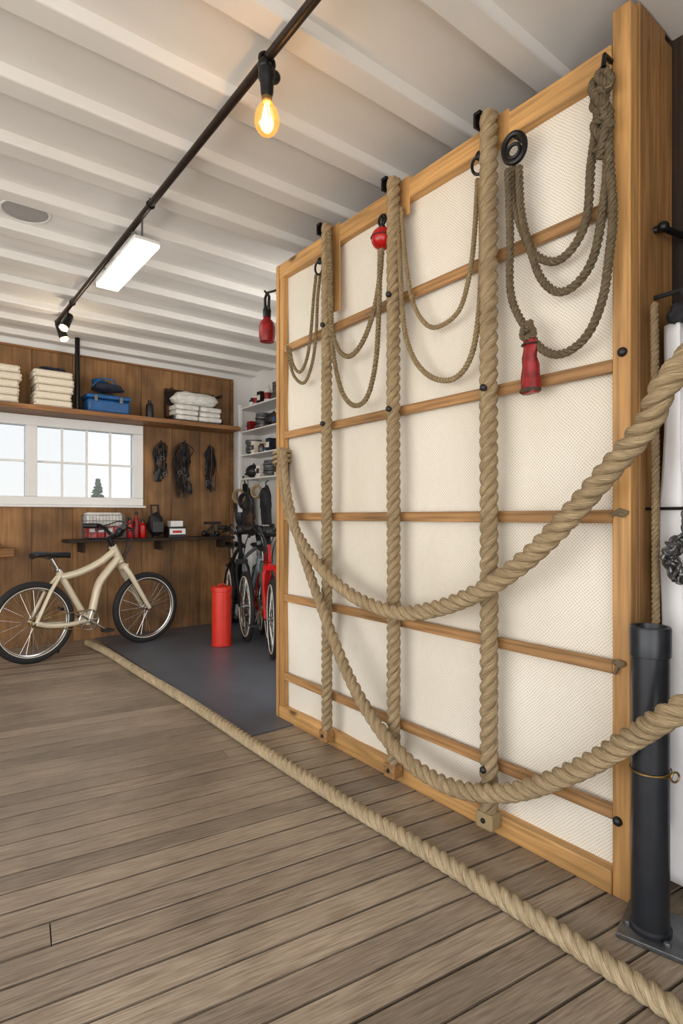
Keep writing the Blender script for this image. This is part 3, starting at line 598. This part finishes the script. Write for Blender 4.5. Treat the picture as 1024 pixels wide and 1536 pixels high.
# vertical thick ropes
MY=Matrix.Rotation(-math.pi/2,3,'Y')
for i,(y,r) in enumerate(zip(VY,(.030,.0325,.0355))):
    R=r; pts=[(XR,y,2.712),(XR,y,2.2),(XR,y+.001,1.6),(XR,y-.001,1.0),(XR,y,.5),(XR,y,.05)]
    er=empty('climbing_rope',(XR,y,.04),'thick vertical manila climbing rope strapped to the canvas wall','rope',group='vertical climbing ropes on the rig')
    rope('rope_strand',pts,R,ROPE,parent=er)
    m=MB(); m.b2((XR-.033,y+.016,2.713),(PX-.004,y+.048,2.726)); m.b2((XR-.033,y+.038,2.670),(PX-.004,y+.048,2.7125)); m.obj('clamp',BLK,er,bevel=.002)
    m=MB(); m.box((XR-.002,y,.068),(R*1.85,R*2.02,.06),rz=.08); m.obj('rope_end_block',ROPET if i==2 else BAT,er,bevel=.006,seg=3)
    m=MB(); m.lathe([(.010,-.01),(.010,.003),(.008,.006),(.001,.008)],(XR-R*.95,y,.07),16,M=MY); m.obj('end_bolt',BLKP,er)
    for z in ((1.68,2.19),(1.68,2.19),(1.68,.258))[i]:
        m=MB(); m.lathe([(.013,-.01),(.013,.003),(.010,.007),(.001,.010)],(XR-R,y,z),16,M=MY)
        m.obj('rope_bolt',BLKP,er)
# swag ropes
A=[(421,672,1.752),(424,720,1.745),(440,788,1.71),(478,848,1.67),(528,893,1.665),(590,918,1.662),(650,914,1.662),(722,886,1.66),(790,838,1.66),(850,778,1.66),(915,703,1.655),(970,636,1.63),(1024,545,1.60)]
pa=[atX(*t) for t in A]+[V((1.80,.30,1.98)),V((2.025,.05,2.3))]
ra=rope('swag_rope',pa,(.025,.038),ROPE,'thick manila rope draped in an upper swag across the rig',group=None)
B=[(424,676,1.738),(432,745,1.72),(450,815,1.69),(480,905,1.67),(520,1008,1.663),(560,1080,1.66),(610,1140,1.658),(675,1180,1.658),(750,1190,1.66),(820,1174,1.66),(890,1143,1.65),(955,1103,1.61),(1024,1062,1.56)]
pb=[atX(*t) for t in B]+[V((1.78,.32,.95)),V((2.025,.08,1.1))]
rope('swag_rope',pb,(.022,.035),ROPE,'thick manila rope draped in a lower swag near the floor')
m=MB(); p=atX(422,684,PX-.02)
for k in range(3): m.torus((PX+.01,YL-.045,p.z-.03+.028*k),.052,.011,(0,.1,1),sc=(.8,1.1))
m.obj('rope_lashing',ROPET,label='jute lashing tying the swag ropes to the post',cat='rope lashing')
for (p,n) in ((pa[-1],0),(pb[-1],1)):
    m=MB(); m.torus(p,.046,.008,(0,1,0)); m.cyl(p+V((.04,0,0)),V((2.079,p.y,p.z)),.012); m.obj('wall_eye',BLK,label='black iron wall eye holding the swag rope',cat='wall eye')
# floor rope
pts=[(1.36,5.60,.031),(1.40,5.1,.031),(1.41,4.3,.031),(1.43,3.4,.031),(1.425,2.6,.031),(1.43,1.9,.031),(1.45,1.3,.031),(1.455,.85,.031),(1.44,.5,.031),(1.40,.0,.031)]
rope('floor_rope',pts,.031,ROPEL,'long pale manila rope stretched straight along the plank floor')
# ------------- thin hanging ropes
def L_(lst,X): return [atX(a,b,X) for a,b in lst]
def hook(name,px,py,X,label,r=.03):
    p=atX(px,py,X); m=MB(); m.torus(p,r,.006,(1,.2,0),sc=(1.35,1),n=20); m.ball(p+V((.005,0,r*1.5)),.016,sc=(.8,1,1.2)); m.cyl(p+V((.01,0,r*1.5)),V((PX-.001,p.y,p.z+r*1.5)),.008); return m.obj(name,BLK,label=label,cat='hook')
XT=1.755
hook('black_hook',478,402,XT-.012,'black metal snap hook on the canvas wall',.026)
rope('thin_rope',[L_([(480,412),(476,450),(474,500),(468,545),(456,574),(441,564),(433,535),(431,518)],XT),L_([(474,412),(470,450),(466,500),(460,538),(450,558),(440,548),(434,522)],XT+.001)],.0095,ROPEB,'doubled black flecked rope looped beside the post',n=18)
rope('thin_rope',[L_([(494,350),(496,420),(498,490),(508,525),(525,534),(545,510),(562,460),(570,410),(573,372)],XT-.03),
                  L_([(492,350),(494,440),(500,530),(512,585),(530,608),(550,596),(563,545),(568,470),(570,375)],XT-.035)],.0125,ROPEB,'double looped flecked rope hanging under the red ball',n=18)
rope('thin_rope',[L_([(602,312),(608,390),(620,455),(640,487),(662,488),(690,462),(706,400),(713,330),(716,268)],XT)],.0105,ROPET,'thin jute rope hanging in a short loop',n=18)
rope('thin_rope',[L_([(596,315),(600,400),(606,490),(622,540),(650,567),(682,567),(706,535),(718,470),(722,380),(721,268)],XT-.008)],.012,ROPET,'thin jute rope hanging in a long loop',n=18)
hook('black_hook',717,248,XT-.015,'black metal snap hook beside the thick rope',.026)
# red ball
p=atX(573,358,1.735); m=MB(); m.ball(p,.051,n=28); m.torus(p+V((0,0,.004)),.0510,.003,mi=1); m.lathe([(.014,0),(.016,.008),(.010,.014)],p+V((0,0,.047)),mi=1); m.tube([p+V((0,0,.06)),p+V((.008,0,.10)),V((PX-.001,p.y,p.z+.11))],.008,8,1); m.torus(p+V((0,0,.085)),.022,.007,(1,0,0),1)
m.obj('red_float',[RED,BLK],label='glossy red ball float hanging from a black hook',cat='float')
# dark rope group
p=atX(771,222,1.745); m=MB(); m.torus(p,.040,.011,(1,.15,0),n=28,sc=(1.3,1)); m.torus(p+V((-.004,0,-.012)),.024,.007,(1,.15,0)); m.cyl(p+V((.0,0,.045)),V((PX+.02,p.y,p.z+.045)),.008); m.obj('black_carabiner',BLK,label='large black carabiner ring on the canvas',cat='carabiner')
dk=[L_([(768,250),(770,300),(785,350),(803,382),(832,392),(860,370),(880,325),(886,250),(894,190),(898,150)],XT),
    L_([(778,250),(782,320),(797,380),(813,420),(838,438),(867,423),(890,385),(903,320),(911,240),(904,180),(908,140)],XT-.008),
    L_([(762,255),(765,350),(766,440),(787,490),(815,525),(845,530),(880,503),(903,450),(914,380),(919,320),(914,240),(910,170),(900,130)],XT-.014)]
rope('dark_hanging_rope',dk,.0150,ROPED,'dark weathered rope hanging in three loops',n=18)
kp=[atX(a,b,c) for a,b,c in ((909,100,1.745),(897,116,1.735),(914,130,1.73),(892,140,1.735),(908,158,1.725),(896,174,1.735),(916,186,1.73),(900,204,1.73),(912,222,1.74))]
kp2=[atX(a,b,c) for a,b,c in ((905,102,1.745),(916,120,1.74),(898,136,1.73),(890,160,1.74),(906,172,1.725),(890,190,1.735),(904,210,1.735),(892,232,1.742))]
kp3=[atX(a,b,c) for a,b,c in ((900,110,1.74),(888,130,1.738),(896,150,1.722),(914,168,1.735),(906,200,1.722),(898,240,1.735))]
rope('rope_knot',[kp,kp2,kp3],.0145,ROPED,'loose gathered bundle of dark frayed rope at top rail',n=18)
m=MB(); q=atX(910,96,1.75); m.tube([V((PX+.01,q.y,q.z+.02)),V((1.735,q.y,q.z+.02)),V((1.728,q.y,q.z-.02))],.008,8); m.obj('black_hook',BLK,label='black hook holding the dark rope knot',cat='hook')
# red pouch
p0=atX(795,500,1.735); e2=empty('red_pouch',atX(795,592,1.73),'small solid tapered deep red pouch tied to the dark rope','pouch')
m=MB(); h=.195; k=len(m.v); m.lathe([(.020,.0),(.026,-.012),(.027,-.04),(.029,-.07),(.031,-.10),(.034,-.14),(.037,-.175),(.038,-h),(.034,-h-.004)],(p0.x,p0.y,p0.z-.012),28,sx=.6,sy=1)
for i in range(k,len(m.v)): m.v[i]+=V((noise.noise(m.v[i]*30)*.012,noise.noise(m.v[i]*22+V((5,0,0)))*.012,0))
m.obj('pouch_body',REDD,e2)
m=MB(); m.lathe([(.0365,-.180),(.0395,-.183),(.0400,-h+.002),(.037,-h)],(p0.x,p0.y,p0.z-.012),24,sx=.66,sy=1); m.obj('pouch_hem',BRN,e2)
m=MB(); m.torus((p0.x-.005,p0.y,p0.z-.040),.028,.003,sc=(.7,1)); m.obj('pouch_drawcord',BLKP,e2)
rope('pouch_knot',[p0+V((0,.02,.01)),p0+V((-.015,-.01,.02)),p0+V((-.01,-.02,-.01)),p0+V((-.02,.015,-.015)),p0+V((-.005,.02,.03)),p0+V((-.01,-.012,.035))],.012,ROPED,parent=e2,n=18)
# red lantern bag at far post
c=V((1.765,3.02,2.36)); e3=empty('red_hanging_flask',(c.x,c.y,2.27),'deep red flask hanging from a black strap by post','flask')
m=MB(); m.lathe([(.02,-.095),(.045,-.09),(.05,-.06),(.05,.0),(.042,.03),(.022,.05),(.02,.06)],c,24,sx=1,sy=.9); m.obj('flask_body',REDD,e3)
m=MB(); m.lathe([(.024,.058),(.026,.1),(.018,.125)],c,20); m.tube([c+V((.0,-.02,.1)),c+V((0,-.025,.18)),c+V((0,0,.21)),c+V((0,.025,.18)),c+V((0,.02,.1))],.009,8); m.obj('strap',BLK,e3)
m=MB(); m.tube([(1.80,2.931,2.575),(1.79,2.98,2.575),(1.766,3.03,2.572),(1.766,3.05,2.59)],.007,8); m.obj('black_hook',BLK,label='black bracket hook on the end of the rig',cat='hook')
# ---------------------------------------------------------------- right-hand cluster
qx,qy=1.70,.744
e=empty('steel_bollard',(qx,qy,0),'worn black steel pipe bollard on a grey base plate','bollard')
m=MB(); m.box((qx+.02,qy-.005,.009),(.19,.17,.014),rz=.25); m.obj('base_plate',GRY,e,bevel=.003)
for a,b in ((-.055,-.055),(.085,-.055),(-.055,.055)): m=MB(); m.lathe([(.010,0),(.010,.008),(.007,.011)],(qx+.02+a,qy-.005+b,.0165),6); m.obj('bolt',GRY,e)
m=MB(); m.lathe([(.056,.017),(.056,.028),(.05,.034),(.05,.80),(.054,.802),(.055,.88),(.052,.886),(.044,.886),(.04,.87),(.001,.87)],(qx,qy,0),40); m.obj('pipe',POL,e)
m=MB(); m.torus((qx,qy,.47),.054,.002,(.1,0,1)); m.torus((qx,qy,.476),.054,.002,(-.06,.05,1)); m.torus((qx+.01,qy-.062,.47),.014,.003,(.4,1,0)); m.obj('wire_loop',BRASS,e)
m=MB(); nx,nz2=60,50; vs=[]
for i in range(nz2+1):
    t=i/nz2; z=.06+t*1.74
    for j in range(nx+1):
        s=j/nx; amp=.026*(1.15-.7*t); x=1.890+.15*s; y=.79-.30*s+ amp*math.sin(s*34+t*2.2+1.2*noise.noise(V((s*3,t*3,5))))+.018*noise.noise(V((s*5,t*4,1))); x+=.016*math.cos(s*30+t)
        vs.append((x,y-.01,z+.01*math.sin(s*9)))
m.add(vs,[(i*(nx+1)+j,i*(nx+1)+j+1,(i+1)*(nx+1)+j+1,(i+1)*(nx+1)+j) for i in range(nz2) for j in range(nx)])
cu=m.obj('hanging_tarp',CUR,label='long draped white tarp hanging beside the rig end',cat='tarp',ang=80); sm=cu.modifiers.new('s','SOLIDIFY'); sm.thickness=.003
m=MB(); 
for k in range(7): m.ball((1.89+.022*k,.75-.03*k,1.825+.02*(k%2)),.028,k%2,sc=(.9,.9,1.1),nz=.6)
m.tube([(1.93,.832,1.91),(1.93,.75,1.91),(1.93,.73,1.86)],.008,8,0)
m.obj('strap_bundle',[DKC,NAVY],label='bundled black straps holding up the white tarp',cat='straps')
rope('hanging_rope',[V((1.838,.792,1.86)),V((1.834,.788,1.5)),V((1.842,.79,1.0)),V((1.836,.786,.6)),V((1.842,.79,.25))],.0125,ROPE,'worn manila rope hanging close along the post',n=18)
e=empty('steel_chain',(1.84,.70,1.0),'heavy steel chain hung in a thick round coil','chain')
rnd=random.Random(3); m=MB()
for lay in range(4):
    for k in range(20):
        a=2*math.pi*(k+lay*.33)/20; rr=.034+.008*lay; cc=V((1.83-.006*(lay%3)+rr*.65*math.cos(a),.700-rr*.65*math.cos(a),1.075+rr*1.15*math.sin(a))); m.torus(cc,.012,.005,(rnd.uniform(-1,1),rnd.uniform(-1,1),rnd.uniform(-1,1)),n=12,m=6,sc=(1.3,.9))
for k in range(4): m.torus((1.84,.705,1.145+.020*k),.011,.004,(1,.2,0) if k%2 else (.2,1,0),n=14,m=6,sc=(1.3,.8))
m.obj('chain_links',CHN,e); m=MB(); m.tube([(1.87,.832,1.225),(1.86,.72,1.225),(1.845,.705,1.235)],.005,8); m.obj('hook',BLK,e)
m=MB(); m.tube([(1.93,.832,2.13),(1.93,.81,2.13),(2.079,.79,2.135)],.011,10); m.ball((1.93,.805,2.13),.018); m.obj('black_bracket_rod',BLK,label='short black iron rod bracket on the end post',cat='bracket')
# ---------------------------------------------------------------- ceiling fittings
RX,RZ=1.005,2.80
e=empty('ceiling_track_rod',(RX,2.3,RZ),'long dark bronze lighting rod under the ceiling beams','lighting track')
m=MB(); m.cyl((RX,-.6,RZ-.004),(RX,5.1,RZ-.004),.0165,n=16); m.ball((RX,5.1,RZ-.004),.02); m.obj('rod',BRZ,e)
for y in (1.21,2.89,4.57): m=MB(); m.torus((RX,y,RZ-.004),.019,.004,(0,1,0)); m.cyl((RX,y,RZ+.012),(RX,y,CB+.002),.008); m.obj('rod_clip',BLK,e)
by=1.72
e=empty('hanging_bulb_lamp',(RX,by,2.5),'glowing amber filament bulb in black socket on rod','lamp')
m=MB(); m.lathe([(.001,0),(.016,.003),(.022,.02),(.024,.06),(.03,.07),(.03,.1),(.02,.11),(.012,.13)],(RX,by,2.655),24); m.torus((RX,by,2.785),.027,.008,(0,1,0)); m.ball((RX+.03,by,2.745),.022); m.ball((RX-.01,by,2.77),.024); m.obj('socket',BLK,e)
m=MB(); pr=[(.001,-.128),(.014,-.125),(.028,-.116),(.038,-.102),(.0435,-.082),(.042,-.060),(.034,-.037),(.022,-.018),(.017,-.005),(.016,0)]; m.lathe(pr,(RX,by,2.655),28); m.obj('bulb_glass',BULB,e)
m=MB()
for k in range(5):
    a=2*math.pi*k/5; m.tube([(RX+.006*math.cos(a),by+.006*math.sin(a),2.64),(RX+.018*math.cos(a),by+.018*math.sin(a),2.58),(RX+.006*math.cos(a+.6),by+.006*math.sin(a+.6),2.558)],.0014,6)
m.obj('filament',WARM,e); m=MB(); m.lathe([(.018,0),(.018,.02)],(RX,by,2.640),20); m.obj('screw_base',BRASS,e)
e=empty('led_batten_lamp',(1.06,3.49,2.69),'bright white rectangular batten lamp mounted on the rod','lamp')
m=MB(); m.b2((.99,3.10,2.705),(1.135,3.88,2.728)); m.obj('housing',WHT,e,bevel=.006)
m=MB(); m.b2((.995,3.105,2.69),(1.13,3.875,2.704)); m.obj('diffuser',LED,e,bevel=.004)
for y in (3.2,3.78): m=MB(); m.tube([(RX,y,RZ-.01),(RX+.03,y,RZ-.03),(RX+.05,y,2.728)],.009,8); m.ball((RX+.04,y,2.755),.018); m.cyl((RX+.06,y,2.728),(RX+.06,y,CH),.006); m.obj('bracket',GRY,e)
for k,(y,ax) in enumerate(((4.72,(-.45,-.25,-1)),(4.98,(.35,-.1,-1)))):
    e=empty('track_spotlight',(RX,y,2.6),'small black track spotlight with warm glowing lens','spotlight'); ax=V(ax).normalized(); p=V((RX,y,2.71)); M=V((0,0,-1)).rotation_difference(ax).to_matrix()
    m=MB(); m.cyl((RX,y,RZ-.01),p,.007); m.lathe([(.02,.05),(.028,.04),(.034,-.06),(.034,-.075),(.03,-.075)][::1],p,20,M=M); m.obj('lamp_housing',BLK,e)
    m=MB(); m.lathe([(.030,-.0755),(.032,-.09),(.02,-.10),(.001,-.104)],p,20,M=M); m.obj('lens',SPOT,e)
SX,SY,SZ=.535,3.52,CH
e=empty('ceiling_speaker',(SX,SY,SZ-.02),'round flush grey ceiling speaker with grille','speaker')
m=MB(); m.torus((SX,SY,SZ-.001),.118,.006,n=48,m=8); m.obj('rim',WHT,e)
m=MB(); m.lathe([(.001,-.004),(.09,-.003),(.113,0),(.113,.003)],(SX,SY,SZ-.0035),40); m.obj('grille',GRL,e)
# ---------------------------------------------------------------- lights
def light(name,typ,loc,energy,col,size=.1):
    l=bpy.data.lights.new(name,typ); l.energy=energy; l.color=col; l.shadow_soft_size=size
    o=bpy.data.objects.new(name,l); o.location=loc; bpy.context.scene.collection.objects.link(o); return o
light('bulb_light','POINT',(RX,by,2.59),1.3,(1,.8,.56),.03)
light('spot_light','POINT',(RX,4.85,2.45),4,(1,.82,.6),.05)
w=bpy.data.worlds.new('world'); bpy.context.scene.world=w; w.use_nodes=True; N=w.node_tree.nodes; L=w.node_tree.links
bg=N['Background']; tc=N.new('ShaderNodeTexCoord'); sx=N.new('ShaderNodeSeparateXYZ'); L.new(tc.outputs['Generated'],sx.inputs[0]); r=N.new('ShaderNodeValToRGB'); L.new(sx.outputs['Z'],r.inputs[0])
r.color_ramp.elements[0].position=0; r.color_ramp.elements[0].color=(1,.97,.93,1); r.color_ramp.elements[1].position=.6; r.color_ramp.elements[1].color=(.86,.91,1,1)
L.new(r.outputs[0],bg.inputs[0]); bg.inputs[1].default_value=4.0
try:
    bpy.context.scene.view_settings.view_transform='Standard'
except Exception: pass
# ---------------------------------------------------------------- camera
cd=bpy.data.cameras.new('camera'); co=bpy.data.objects.new('camera',cd); bpy.context.scene.collection.objects.link(co)
co.location=(0,0,H); co.rotation_euler=(math.pi/2,0,-TH); cd.sensor_width=36; cd.lens=36*F/1536; cd.shift_y=7/1536; cd.clip_start=.02
bpy.context.scene.camera=co
